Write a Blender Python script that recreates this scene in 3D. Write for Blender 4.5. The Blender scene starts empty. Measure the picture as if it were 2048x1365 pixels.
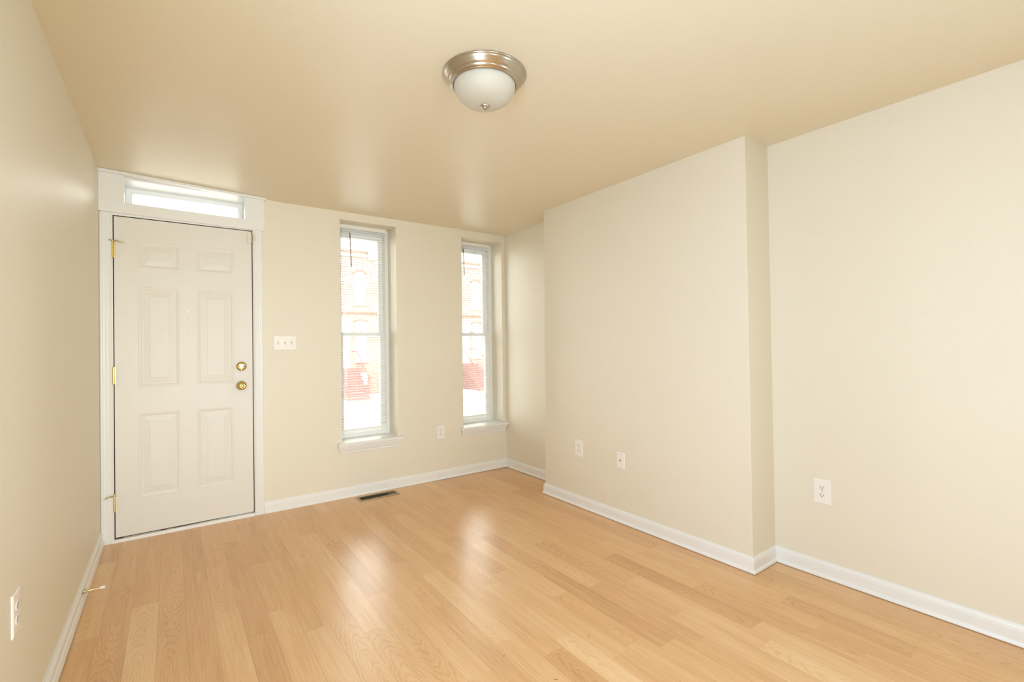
import bpy, bmesh, math, random
from mathutils import Vector, Matrix

S = bpy.context.scene
COL = S.collection

# ------------------------------------------------------------------ camera
cam_data = bpy.data.cameras.new('camera')
cam = bpy.data.objects.new('camera', cam_data)
COL.objects.link(cam)
S.camera = cam
cam_data.sensor_width = 36.0
cam_data.lens = 945.54 * 36.0 / 2048.0
cam_data.clip_start = 0.02
cam_data.clip_end = 300
rx, ry, rz = 0.0079, 0.0130, -0.6251
R3 = (Matrix.Rotation(rz, 3, 'Z') @ Matrix.Rotation(rx, 3, 'X') @ Matrix.Rotation(ry, 3, 'Y')
      @ Matrix.Rotation(math.pi / 2, 3, 'X'))
cam.matrix_world = Matrix.Translation((0.3583, 0.0, 1.2134)) @ R3.to_4x4()

# ------------------------------------------------------------------ render look
S.view_settings.view_transform = 'Standard'
S.view_settings.look = 'None'
S.view_settings.gamma = 1.0
S.view_settings.use_curve_mapping = False
S.view_settings.exposure = 0.0
try:
    S.cycles.max_bounces = 14
    S.cycles.diffuse_bounces = 8
    S.cycles.glossy_bounces = 4
    S.cycles.transparent_max_bounces = 12
    S.cycles.sample_clamp_indirect = 8
    S.cycles.use_denoising = True
    S.cycles.caustics_reflective = False
    S.cycles.caustics_refractive = False
except Exception:
    pass

# ------------------------------------------------------------------ sky and lights
world = bpy.data.worlds.new('overcast_sky')
S.world = world
world.use_nodes = True
wn = world.node_tree.nodes
wn['Background'].inputs['Color'].default_value = (1.0, 0.995, 0.955, 1)
wn['Background'].inputs['Strength'].default_value = 12.8


def area_light(name, loc, rot, sx, sy, power, color):
    l = bpy.data.lights.new(name, 'AREA')
    l.shape = 'RECTANGLE'
    l.size = sx
    l.size_y = sy
    l.energy = power
    l.color = color
    o = bpy.data.objects.new(name, l)
    COL.objects.link(o)
    o.location = loc
    o.rotation_euler = rot
    return o


PI = math.pi
# added fill lamps out of view: one beside the camera, two behind it
area_light('camera_side_fill_light', (0.12, 0.35, 1.12), (PI / 2, 0, -PI / 2), 0.7, 1.5, 49, (0.59, 0.77, 1.0))  # fill lamp added left of the camera
area_light('right_rear_fill_light', (3.0, -1.6, 1.35), (PI / 2, 0, PI / 2), 1.8, 1.9, 52, (0.47, 0.745, 1.0))  # fill lamp added by the right wall, no window there
rear = area_light('rear_fill_light', (0.55, -3.4, 0.90), (PI / 2, 0, 0), 1.0, 1.6, 17.5, (0.93, 1.0, 1.0))  # fill lamp added at the rear, no doorway there
rear.data.spread = math.radians(53)


# ------------------------------------------------------------------ helpers


def srgb(r, g, b):
    def f(c):
        c /= 255.0
        return c / 12.92 if c <= 0.04045 else ((c + 0.055) / 1.055) ** 2.4
    return (f(r), f(g), f(b), 1.0)


def mat(name, color, rough=0.5, metal=0.0, bump=0.0, bscale=300.0, var=0.0, vscale=6.0, spec=0.5):
    m = bpy.data.materials.new(name)
    m.use_nodes = True
    nt = m.node_tree
    b = nt.nodes['Principled BSDF']
    b.inputs['Base Color'].default_value = color
    b.inputs['Roughness'].default_value = rough
    b.inputs['Metallic'].default_value = metal
    b.inputs['Specular IOR Level'].default_value = spec
    tc = nt.nodes.new('ShaderNodeTexCoord')
    if bump:
        n = nt.nodes.new('ShaderNodeTexNoise')
        n.inputs['Scale'].default_value = bscale
        n.inputs['Detail'].default_value = 3
        bp = nt.nodes.new('ShaderNodeBump')
        bp.inputs['Strength'].default_value = bump
        bp.inputs['Distance'].default_value = 0.002
        nt.links.new(tc.outputs['Object'], n.inputs['Vector'])
        nt.links.new(n.outputs['Fac'], bp.inputs['Height'])
        nt.links.new(bp.outputs['Normal'], b.inputs['Normal'])
    if var:
        n = nt.nodes.new('ShaderNodeTexNoise')
        n.inputs['Scale'].default_value = vscale
        n.inputs['Detail'].default_value = 4
        mx = nt.nodes.new('ShaderNodeMix')
        mx.data_type = 'RGBA'
        mx.inputs[6].default_value = tuple(c * (1 - var) for c in color[:3]) + (1,)
        mx.inputs[7].default_value = tuple(min(1, c * (1 + var)) for c in color[:3]) + (1,)
        nt.links.new(tc.outputs['Object'], n.inputs['Vector'])
        nt.links.new(n.outputs['Fac'], mx.inputs[0])
        nt.links.new(mx.outputs[2], b.inputs['Base Color'])
    return m


class MB:
    """collects shapes into one mesh"""

    def __init__(self):
        self.v, self.f, self.sm = [], [], []

    def add(self, vs, fs, smooth=False):
        o = len(self.v)
        self.v += [tuple(p) for p in vs]
        self.f += [tuple(i + o for i in q) for q in fs]
        self.sm += [smooth] * len(fs)
        return self

    def box(self, x0, y0, z0, x1, y1, z1):
        return self.add([(x0, y0, z0), (x1, y0, z0), (x1, y1, z0), (x0, y1, z0),
                         (x0, y0, z1), (x1, y0, z1), (x1, y1, z1), (x0, y1, z1)],
                        [(0, 3, 2, 1), (4, 5, 6, 7), (0, 1, 5, 4), (1, 2, 6, 5), (2, 3, 7, 6), (3, 0, 4, 7)])

    def hexa(self, p):
        """eight corners: four at the bottom (counter-clockwise), four on top"""
        return self.add(p, [(0, 3, 2, 1), (4, 5, 6, 7), (0, 1, 5, 4), (1, 2, 6, 5), (2, 3, 7, 6), (3, 0, 4, 7)])

    def tube(self, a, b, r0, r1=None, n=12, cap=True, smooth=True):
        r1 = r0 if r1 is None else r1
        a, b = Vector(a), Vector(b)
        d = (b - a).normalized()
        u = d.orthogonal().normalized()
        w = d.cross(u)
        vs = []
        for c, r in ((a, r0), (b, r1)):
            for i in range(n):
                t = 2 * PI * i / n
                vs.append(c + u * (r * math.cos(t)) + w * (r * math.sin(t)))
        self.add(vs, [(i, (i + 1) % n, n + (i + 1) % n, n + i) for i in range(n)], smooth)
        if cap:
            self.add(vs[:n], [tuple(reversed(range(n)))])
            self.add(vs[n:], [tuple(range(n))])
        return self

    def lathe(self, prof, origin=(0, 0, 0), axis='z', n=48, smooth=True, flip=False):
        """prof: (radius, height) pairs; axis z, or y for things on the front wall, x for side walls"""
        vs = []
        for r, h in prof:
            for i in range(n):
                t = 2 * PI * i / n
                c, s = r * math.cos(t), r * math.sin(t)
                if axis == 'z':
                    p = (c, s, h)
                elif axis == 'y':
                    p = (c, h, s)
                else:
                    p = (h, c, s)
                vs.append((p[0] + origin[0], p[1] + origin[1], p[2] + origin[2]))
        fs = []
        for k in range(len(prof) - 1):
            for i in range(n):
                j = (i + 1) % n
                q = (k * n + i, k * n + j, (k + 1) * n + j, (k + 1) * n + i)
                fs.append(tuple(reversed(q)) if flip else q)
        self.add(vs, fs, smooth)
        return self

    def sweep(self, prof, path, closed_prof=True):
        """prof: (out, up) pairs. path: list of (x, y, z, nx, ny) where n is the (mitred) outward offset"""
        n = len(prof)
        vs = []
        for (x, y, z, nx, ny) in path:
            for o, u in prof:
                vs.append((x + nx * o, y + ny * o, z + u))
        fs = []
        for k in range(len(path) - 1):
            for i in range(n if closed_prof else n - 1):
                j = (i + 1) % n
                fs.append((k * n + i, k * n + j, (k + 1) * n + j, (k + 1) * n + i))
        self.add(vs, fs)
        self.add(vs[:n], [tuple(range(n))])
        self.add(vs[-n:], [tuple(reversed(range(n)))])
        return self

    def build(self, name, m, parent=None, bevel=0.0, smooth_angle=None, fix=True):
        me = bpy.data.meshes.new(name)
        me.from_pydata(self.v, [], self.f)
        for p, s in zip(me.polygons, self.sm):
            p.use_smooth = s
        if fix:
            bm = bmesh.new()
            bm.from_mesh(me)
            bmesh.ops.recalc_face_normals(bm, faces=bm.faces)
            bm.to_mesh(me)
            bm.free()
        me.materials.append(m)
        o = bpy.data.objects.new(name, me)
        COL.objects.link(o)
        if parent is not None:
            o.parent = parent
            o.matrix_parent_inverse = Matrix.Identity(4)
            me.transform(Matrix.Translation(-Vector(world_loc(parent))))
        if bevel:
            b = o.modifiers.new('bevel', 'BEVEL')
            b.width = bevel
            b.segments = 2
            b.limit_method = 'ANGLE'
            b.angle_limit = math.radians(40)
        return o


def world_loc(o):
    p = Vector((0, 0, 0))
    while o is not None:
        p += Vector(o.location)
        o = o.parent
    return p


def empty(name, loc, label=None, cat=None, group=None, kind=None):
    o = bpy.data.objects.new(name, None)
    o.empty_display_size = 0.05
    COL.objects.link(o)
    o.location = loc
    return tag(o, label, cat, group, kind)


def tag(o, label=None, cat=None, group=None, kind=None):
    if label:
        o['label'] = label
    if cat:
        o['category'] = cat
    if group:
        o['group'] = group
    if kind:
        o['kind'] = kind
    return o


# ------------------------------------------------------------------ materials
WALL = mat('cream_wall_paint', srgb(231, 225, 209), 0.5, bump=0.10, bscale=260, var=0.012, vscale=2.5, spec=0.35)
CEIL = mat('cream_ceiling_paint', srgb(227, 217, 193), 0.38, bump=0.10, bscale=200, var=0.012, vscale=2.0, spec=0.4)
TRIM = mat('white_trim_paint', srgb(236, 237, 236), 0.35, bump=0.04, bscale=120, var=0.01, vscale=8)
DOORM = mat('white_door_paint', srgb(227, 224, 217), 0.45, bump=0.06, bscale=150, var=0.015, vscale=7)
VINYL = mat('white_window_vinyl', srgb(240, 240, 238), 0.35)
SLAT = mat('white_blind_slats', srgb(236, 234, 228), 0.4)
SLATG = mat('satin_slat_enamel', srgb(222, 220, 214), 0.5)
PLATE = mat('white_plastic', srgb(243, 240, 236), 0.3)
SOCKET = mat('socket_plastic', srgb(238, 235, 230), 0.3)
SLOT = mat('dark_slot', srgb(66, 56, 48), 0.6)
PRONG = mat('prong_slot', srgb(120, 108, 96), 0.6)
SCREW = mat('screw_head', srgb(190, 186, 178), 0.35, 0.6)
BRASS = mat('polished_brass', srgb(214, 186, 118), 0.26, 1.0)
OLDBRASS = mat('dull_brass', srgb(206, 188, 146), 0.35, 0.9, var=0.15, vscale=60)
CREAMPL = mat('cream_plastic', srgb(230, 220, 202), 0.4)
GAP = mat('dark_brown_gap', srgb(64, 36, 24), 0.8, var=0.2, vscale=30)
RUBBER = mat('white_rubber', srgb(242, 240, 236), 0.5)
NICKEL = mat('brushed_nickel', srgb(190, 180, 164), 0.24, 1.0, bump=0.02, bscale=400)
ALUM = mat('weathered_sill_metal', srgb(176, 168, 152), 0.45, 0.4, var=0.1, vscale=40)
VENTM = mat('tan_vent_enamel', srgb(172, 156, 122), 0.4, 0.3, var=0.06, vscale=30)
VENTD = mat('dark_vent_inside', srgb(38, 26, 16), 0.8)
DAMP = mat('damper_metal', srgb(112, 94, 70), 0.5, 0.5)


def frosted():
    m = mat('frosted_glass_bowl', srgb(198, 193, 178), 0.5)
    b = m.node_tree.nodes['Principled BSDF']
    b.inputs['Subsurface Weight'].default_value = 0.15
    b.inputs['Subsurface Radius'].default_value = (0.02, 0.02, 0.015)
    b.inputs['Coat Weight'].default_value = 0.0
    b.inputs['Coat Roughness'].default_value = 0.25
    return m


FROST = frosted()


def glass_mat():
    m = bpy.data.materials.new('window_glass')
    m.use_nodes = True
    nt = m.node_tree
    nt.nodes.remove(nt.nodes['Principled BSDF'])
    out = nt.nodes['Material Output']
    tr = nt.nodes.new('ShaderNodeBsdfTransparent')
    tr.inputs['Color'].default_value = (0.96, 0.98, 0.97, 1)
    gl = nt.nodes.new('ShaderNodeBsdfGlossy')
    gl.inputs['Roughness'].default_value = 0.02
    fr = nt.nodes.new('ShaderNodeFresnel')
    fr.inputs['IOR'].default_value = 1.45
    mx = nt.nodes.new('ShaderNodeMixShader')
    nt.links.new(fr.outputs[0], mx.inputs[0])
    nt.links.new(tr.outputs[0], mx.inputs[1])
    nt.links.new(gl.outputs[0], mx.inputs[2])
    nt.links.new(mx.outputs[0], out.inputs['Surface'])
    return m


GLASS = glass_mat()


def clear_plastic():
    m = bpy.data.materials.new('clear_wand_plastic')
    m.use_nodes = True
    b = m.node_tree.nodes['Principled BSDF']
    b.inputs['Base Color'].default_value = srgb(116, 80, 84)
    b.inputs['Roughness'].default_value = 0.15
    b.inputs['Transmission Weight'].default_value = 0.05
    return m


WAND = clear_plastic()


def floor_mat():
    m = bpy.data.materials.new('oak_laminate')
    m.use_nodes = True
    nt = m.node_tree
    N, L = nt.nodes, nt.links
    b = N['Principled BSDF']

    def math_(op, a, c=None, clamp=False):
        n = N.new('ShaderNodeMath')
        n.operation = op
        n.use_clamp = clamp
        for i, s in enumerate((a, c)):
            if s is None:
                continue
            if isinstance(s, (int, float)):
                n.inputs[i].default_value = s
            else:
                L.new(s, n.inputs[i])
        return n.outputs[0]

    at = N.new('ShaderNodeAttribute')
    at.attribute_name = 'strip'
    sep = N.new('ShaderNodeSeparateColor')
    L.new(at.outputs['Color'], sep.inputs[0])
    tone, r1, r2 = sep.outputs[0], sep.outputs[1], sep.outputs[2]
    uv = N.new('ShaderNodeUVMap')
    uv.uv_map = 'strip_uv'
    su = N.new('ShaderNodeSeparateXYZ')
    L.new(uv.outputs[0], su.inputs[0])
    u, v = su.outputs[0], su.outputs[1]

    def vec(x, y, z):
        c = N.new('ShaderNodeCombineXYZ')
        for i, s in enumerate((x, y, z)):
            if isinstance(s, (int, float)):
                c.inputs[i].default_value = s
            else:
                L.new(s, c.inputs[i])
        return c.outputs[0]

    def noise(vv, scale, detail=4, rough=0.6, dist=0.0):
        n = N.new('ShaderNodeTexNoise')
        n.inputs['Scale'].default_value = scale
        n.inputs['Detail'].default_value = detail
        n.inputs['Roughness'].default_value = rough
        n.inputs['Distortion'].default_value = dist
        L.new(vv, n.inputs['Vector'])
        return n.outputs['Fac']

    off = math_('MULTIPLY', r1, 41.0)
    off2 = math_('MULTIPLY', r2, 23.0)
    # soft bands along the board
    band = noise(vec(math_('MULTIPLY', u, 0.9), math_('ADD', math_('MULTIPLY', v, 1.3), off), off2), 1.6, 3, 0.55)
    # fine pores, very stretched
    pore = noise(vec(math_('MULTIPLY', u, 7.0), math_('ADD', math_('MULTIPLY', v, 2.4), off), off2), 4.0, 6, 0.7)
    # flame rings: long ellipses around the strip's own centre
    warp = noise(vec(math_('MULTIPLY', u, 0.8), math_('ADD', math_('MULTIPLY', v, 4.0), off2), off), 1.6, 3, 0.55)
    cu = math_('SUBTRACT', u, math_('MULTIPLY', math_('SUBTRACT', r2, 0.5), 0.9))
    du = math_('MULTIPLY', cu, cu)
    vv_ = math_('MULTIPLY', v, 3.2)
    dv = math_('MULTIPLY', vv_, vv_)
    dist = math_('POWER', math_('ADD', math_('MULTIPLY', du, 1.3), dv), 0.5)
    ph = math_('ADD', math_('MULTIPLY', dist, 34.0), math_('MULTIPLY', warp, 22.0))
    ring = math_('MULTIPLY', math_('ADD', math_('SINE', ph), 1.0), 0.5)
    ring = math_('POWER', ring, 4.0)
    flame_on = math_('GREATER_THAN', r1, 0.55)
    ringw = math_('MULTIPLY', ring, math_('ADD', math_('MULTIPLY', flame_on, 0.17), 0.02))
    # straight grain for the other strips
    st = noise(vec(math_('MULTIPLY', u, 6.0), math_('ADD', math_('MULTIPLY', v, 1.2), off2), off), 3.0, 4, 0.7, 0.4)
    stw = math_('MULTIPLY', math_('SUBTRACT', st, 0.5), math_('ADD', math_('MULTIPLY', flame_on, -0.7), 1.15))
    fac = math_('ADD', tone, math_('MULTIPLY', math_('SUBTRACT', band, 0.5), 0.50))
    fac = math_('SUBTRACT', fac, ringw)
    fac = math_('ADD', fac, math_('MULTIPLY', stw, 0.85))
    fac = math_('ADD', fac, math_('MULTIPLY', math_('SUBTRACT', pore, 0.5), 0.55), True)
    ramp = N.new('ShaderNodeValToRGB')
    ramp.color_ramp.elements[0].position = 0.0
    ramp.color_ramp.elements[0].color = srgb(188, 136, 86)
    ramp.color_ramp.elements[1].position = 1.0
    ramp.color_ramp.elements[1].color = srgb(240, 208, 162)
    e = ramp.color_ramp.elements.new(0.5)
    e.color = srgb(222, 175, 122)
    L.new(fac, ramp.inputs[0])
    # thin darker joint line along the strip edges
    au = math_('ABSOLUTE', u)
    seam = math_('GREATER_THAN', au, 0.985)
    mx = N.new('ShaderNodeMix')
    mx.data_type = 'RGBA'
    L.new(math_('MULTIPLY', seam, 0.38), mx.inputs[0])
    L.new(ramp.outputs[0], mx.inputs[6])
    mx.inputs[7].default_value = srgb(140, 92, 52)
    L.new(mx.outputs[2], b.inputs['Base Color'])
    b.inputs['Roughness'].default_value = 0.29
    b.inputs['Specular IOR Level'].default_value = 0.95
    bp = N.new('ShaderNodeBump')
    bp.inputs['Strength'].default_value = 0.06
    bp.inputs['Distance'].default_value = 0.001
    L.new(pore, bp.inputs['Height'])
    L.new(bp.outputs['Normal'], b.inputs['Normal'])
    return m


# ------------------------------------------------------------------ room shell
D = 3.867            # front wall
XN = 3.066           # right wall plane (niche and main part)
XP = 2.826           # chimney breast face
Y1, Y2 = 2.975, 1.288
YB = -3.9            # back of the house
T = 0.30


def ceil_z(x):
    return 2.302 + 0.036 * max(0.0, 1 - x / 1.05)


def floor_z(x, y):
    a = max(0.0, min(1.0, 1 - (x - 0.9) / 2.0))
    b = max(0.0, min(1.0, (y - 2.7) / 1.1))
    b = b * b * (3 - 2 * b)
    return 0.009 * a * b


# floor: strips 101.5 mm wide, laid towards the front wall
known = {1: [(3.73, 0), (2.45, -.2)], 2: [(2.85, .9)], 3: [(2.62, 0), (3.39, .2)], 4: [(3.09, -.2), (1.95, .3)],
         5: [(2.56, .4), (3.26, 0), (3.11, .3)], 6: [(3.44, -.4), (2.26, -.5)], 7: [(3.74, -.2), (2.42, .2)],
         8: [(2.16, .3), (2.67, -.3)], 9: [(2.83, 0), (2.16, .3), (3.43, .3)], 10: [(2.49, .5), (3.27, .4), (2.01, .3)],
         11: [(3.05, -.4), (2.28, .2)], 12: [(2.98, .2), (3.62, 0)], 13: [(3.18, -.35), (2.0, -.3)],
         14: [(2.32, .8), (3.35, .3)], 15: [(2.87, .1), (2.11, 0), (3.53, -.1)], 16: [(2.5, .1), (1.48, 1), (3.25, .3), (2.02, .2)],
         17: [(2.67, -.3), (1.27, -.1), (2.1, .2)], 18: [(1.74, -.1), (1.28, 0), (2.49, .4), (3.3, -.1)],
         19: [(3.18, -.1), (1.92, -.8)], 20: [(2.48, .4), (1.13, -.2)], 21: [(2.27, -.15), (1.3, .3)],
         22: [(1.63, .3), (.96, .9)], 23: [(2.87, -.2), (1.88, -.6)], 24: [(3.27, .3), (1.39, -.2), (2.04, .2)],
         25: [(.88, -.2), (1.8, 0)], 26: [(1.07, -.4), (2.42, -.2), (.59, -.1)], 27: [(1.18, .3), (2.2, -.1)],
         28: [(.98, -.1), (1.75, -.15)], 29: [(.46, -.2), (.86, .1)]}
rnd = random.Random(11)
W = 0.1015
fv, ff, fcol, fuv = [], [], [], []
for k in range(-1, 33):
    js = list(known.get(k, []))
    y = D + 0.25
    ys = sorted([j for j, _ in js], reverse=True)
    tones = dict(js)
    marks = []
    cur = D + 0.25 + rnd.uniform(0, 0.4)
    allj = []
    pts = [cur] + ys + [YB - 0.3]
    for i in range(len(pts) - 1):
        a, b_ = pts[i], pts[i + 1]
        allj.append((a, tones.get(a, rnd.gauss(0.02, 0.22))))
        gap = a - b_
        if gap > 1.15:
            n = int(round(gap / 0.72))
            for q in range(1, n):
                allj.append((a - gap * q / n + rnd.uniform(-.12, .12), rnd.gauss(0.02, 0.26)))
    allj.sort(reverse=True)
    allj.append((YB - 0.3, 0))
    x0, x1 = k * W, (k + 1) * W
    for i in range(len(allj) - 1):
        ya, yb = allj[i][0], allj[i + 1][0]
        tone = max(0.05, min(0.95, 0.5 + 0.27 * allj[i][1]))
        c = (tone, rnd.random(), rnd.random(), 1)
        yc = yb + (ya - yb) * rnd.uniform(0.1, 0.9)
        cuts = [ya] + [t for t in (3.7, 3.4, 3.1, 2.8) if yb < t < ya] + [yb]
        for p, q in zip(cuts[:-1], cuts[1:]):
            o = len(fv)
            fv += [(x0, q, floor_z(x0, q)), (x1, q, floor_z(x1, q)), (x1, p, floor_z(x1, p)), (x0, p, floor_z(x0, p))]
            ff.append((o, o + 1, o + 2, o + 3))
            fcol.append(c)
            fuv.append([(-1, q - yc), (1, q - yc), (1, p - yc), (-1, p - yc)])
# slab under the strips
o = len(fv)
xa, xb, ya, yb, zb = -W, 33 * W, YB - 0.3, D + 0.7, -0.12
fv += [(xa, ya, zb), (xb, ya, zb), (xb, yb, zb), (xa, yb, zb)]
ff.append((o, o + 3, o + 2, o + 1))
fcol.append((.5, .5, .5, 1))
fuv.append([(0, 0)] * 4)
me = bpy.data.meshes.new('floor')
me.from_pydata(fv, [], ff)
ca = me.color_attributes.new('strip', 'FLOAT_COLOR', 'CORNER')
ul = me.uv_layers.new(name='strip_uv')
for p in me.polygons:
    for j, li in enumerate(p.loop_indices):
        ca.data[li].color = fcol[p.index]
        ul.data[li].uv = fuv[p.index][j]
me.materials.append(floor_mat())
fl = bpy.data.objects.new('floor', me)
COL.objects.link(fl)
tag(fl, kind='structure')

# ceiling
c = MB()
xs = [-0.3, 0.0, 0.35, 0.7, 1.05, 2.0, 3.4]
for xa, xb in zip(xs[:-1], xs[1:]):
    za, zb = ceil_z(xa), ceil_z(xb)
    c.hexa([(xa, YB - .3, za), (xb, YB - .3, zb), (xb, D + .02, zb), (xa, D + .02, za),
            (xa, YB - .3, 2.6), (xb, YB - .3, 2.6), (xb, D + .02, 2.6), (xa, D + .02, 2.6)])
tag(c.build('ceiling', CEIL), kind='structure')

# left wall
tag(MB().box(-0.2, YB, -0.1, 0.0, D + .33, 2.5).build('wall_left', WALL), kind='structure')

# front wall with its three openings
W1 = (1.462, 1.932, 0.40, 2.240)
W2 = (2.577, 3.030, 0.40, 2.230)
DR = (0.052, 0.853)
f = MB()
ZT = 2.6


def solid(x0, x1, z0, z1):
    f.box(x0, D, z0, x1, D + T, z1)


solid(-0.2, DR[0], -0.1, ZT)
solid(DR[0], DR[1], 2.312, ZT)
solid(DR[1], W1[0], -0.1, ZT)
solid(W1[0], W1[1], -0.1, W1[2])
solid(W1[0], W1[1], W1[3], ZT)
solid(W1[1], W2[0], -0.1, ZT)
solid(W2[0], W2[1], -0.1, W2[2])
solid(W2[0], W2[1], W2[3], ZT)
solid(W2[1], XN + 0.3, -0.1, ZT)
# threshold block under the door leaf
f.box(DR[0], D + 0.05, -0.1, DR[1], D + T, 0.02)
tag(f.build('wall_front', WALL), kind='structure')

# right wall: niche part and main part, one plane
w = MB()
w.hexa([(XN, YB, -.1), (XN + .25, YB, -.1), (XN + .25, D + .2, -.1), (XN, D + .2, -.1),
        (XN, YB, ZT), (XN + .25, YB, ZT), (XN + .25, D + .2, ZT), (XN, D + .2, ZT)])
tag(w.build('wall_right', WALL), kind='structure')
w = MB()
w.hexa([(XP - .002, Y2 - .003, -.1), (XN + .02, Y2 - .003, -.1), (XN + .02, Y1, -.1), (XP - .004, Y1, -.1),
        (XP - .004, Y2 + .004, ZT), (XN + .02, Y2 + .004, ZT), (XN + .02, Y1 - .004, ZT), (XP + .014, Y1 - .004, ZT)])
o = w.build('wall_right_chimney_breast', WALL, bevel=0.003)
tag(o, kind='structure')
# back wall, behind the camera
w = MB()
w.box(-0.2, YB - .2, -.1, XN + .25, YB, ZT)
tag(w.build('wall_back', WALL), kind='structure')

# ------------------------------------------------------------------ baseboards
BB = [(0, .0022), (.018, .0022), (.0192, .004), (.0195, .008), (.016, .017), (.012, .0215), (.0115, .060), (.0105, .064),
      (.0105, .068), (.008, .076), (.0045, .0815), (.004, .0855), (0, .0855)]


def baseboard(name, pts, prof=BB, ends=(None, None)):
    """pts: corner points on the wall, room to the left-hand side of travel is 'out'"""
    path = []
    n = len(pts)
    for i, (x, y) in enumerate(pts):
        ns = []
        if i > 0:
            dx, dy = x - pts[i - 1][0], y - pts[i - 1][1]
            l = math.hypot(dx, dy)
            ns.append((-dy / l, dx / l))
        if i < n - 1:
            dx, dy = pts[i + 1][0] - x, pts[i + 1][1] - y
            l = math.hypot(dx, dy)
            ns.append((-dy / l, dx / l))
        if len(ns) == 2:
            a, b_ = Vector(ns[0]), Vector(ns[1])
            m_ = (a + b_)
            m_ = m_ / (1 + a.dot(b_))
            nx, ny = m_.x, m_.y
        else:
            nx, ny = ns[0]
            if i == 0 and ends[0]:
                nx, ny = ends[0]
            if i == n - 1 and ends[1]:
                nx, ny = ends[1]
        path.append((x, y, floor_z(x, y) * 0.5, nx, ny))
    mb = MB().sweep(prof, path)
    return tag(mb.build(name, TRIM, fix=True), kind='structure')


# walk so that the room is on the left: front wall from right to left, etc.
baseboard('baseboard_front', [(XN, D), (0.904, D)], ends=((-1, -1), None))
baseboard('baseboard_right', [(XN, Y1), (XN, D)], ends=((-1, 1), (-1, -1)))
baseboard('baseboard_chimney_breast', [(XN, Y2), (XP - .002, Y2 - .003), (XP - .004, Y1), (XN, Y1)],
          ends=((-1, -1), (-1, 1)))
baseboard('baseboard_right_main', [(XN, YB + .02), (XN, Y2)], ends=(None, (-1, -1)))
BBL = [(0, .0022), (.018, .0022), (.0195, .006), (.0195, .020), (.015, .036), (.011, .042), (.0105, .062), (.0125, .066),
       (.0125, .070), (.009, .078), (.0055, .083), (.005, .090), (0, .090)]
baseboard('baseboard_left', [(0.0, D - .016), (0.0, YB + .02)], prof=BBL)

# ------------------------------------------------------------------ door with transom
door = empty('door_1', (DR[0], D, 0), kind='structure')
SX0, SX1, SZ0, SZ1 = 0.0710, 0.8358, 0.036, 2.057
SYF = D + 0.000     # face of the leaf
panels = [(.188, .414, 1.735, 1.912), (.502, .724, 1.735, 1.908), (.188, .410, .968, 1.618), (.502, .724, .968, 1.618),
          (.184, .408, .262, .806), (.500, .720, .262, .804)]


def door_leaf():
    m = MB()
    xs = sorted(set([SX0, SX1] + [v for p in panels for v in p[:2]]))
    zs = sorted(set([SZ0, SZ1] + [v for p in panels for v in p[2:]]))

    def inside(xa, xb, za, zb):
        xm, zm = (xa + xb) / 2, (za + zb) / 2
        return any(p[0] < xm < p[1] and p[2] < zm < p[3] for p in panels)
    for xa, xb in zip(xs[:-1], xs[1:]):
        for za, zb in zip(zs[:-1], zs[1:]):
            if not inside(xa, xb, za, zb):
                m.add([(xa, SYF, za), (xb, SYF, za), (xb, SYF, zb), (xa, SYF, zb)], [(0, 1, 2, 3)])
    steps = [(0, 0), (.005, -.0010), (.010, -.0004), (.015, .0008), (.021, .0036), (.027, .0039), (.033, .0032),
             (.060, .0005), (.063, -.0005)]
    for p in panels:
        rings = [[(p[0] + i, SYF + d, p[2] + i), (p[1] - i, SYF + d, p[2] + i), (p[1] - i, SYF + d, p[3] - i),
                  (p[0] + i, SYF + d, p[3] - i)] for i, d in steps]
        for a, b_ in zip(rings[:-1], rings[1:]):
            for q in range(4):
                r = (q + 1) % 4
                m.add([a[q], a[r], b_[r], b_[q]], [(0, 1, 2, 3)])
        m.add(rings[-1], [(0, 1, 2, 3)])
    # sides and back
    yb = D + 0.044
    m.add([(SX0, SYF, SZ0), (SX0, SYF, SZ1), (SX0, yb, SZ1), (SX0, yb, SZ0)], [(0, 1, 2, 3)])
    m.add([(SX1, SYF, SZ0), (SX1, yb, SZ0), (SX1, yb, SZ1), (SX1, SYF, SZ1)], [(0, 1, 2, 3)])
    m.add([(SX0, SYF, SZ1), (SX1, SYF, SZ1), (SX1, yb, SZ1), (SX0, yb, SZ1)], [(0, 1, 2, 3)])
    m.add([(SX0, SYF, SZ0), (SX0, yb, SZ0), (SX1, yb, SZ0), (SX1, SYF, SZ0)], [(0, 1, 2, 3)])
    m.add([(SX0, yb, SZ0), (SX0, yb, SZ1), (SX1, yb, SZ1), (SX1, yb, SZ0)], [(0, 1, 2, 3)])
    return m


leaf_mesh = door_leaf()
leaf = leaf_mesh.build('door_leaf', DOORM, door, fix=False)
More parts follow.
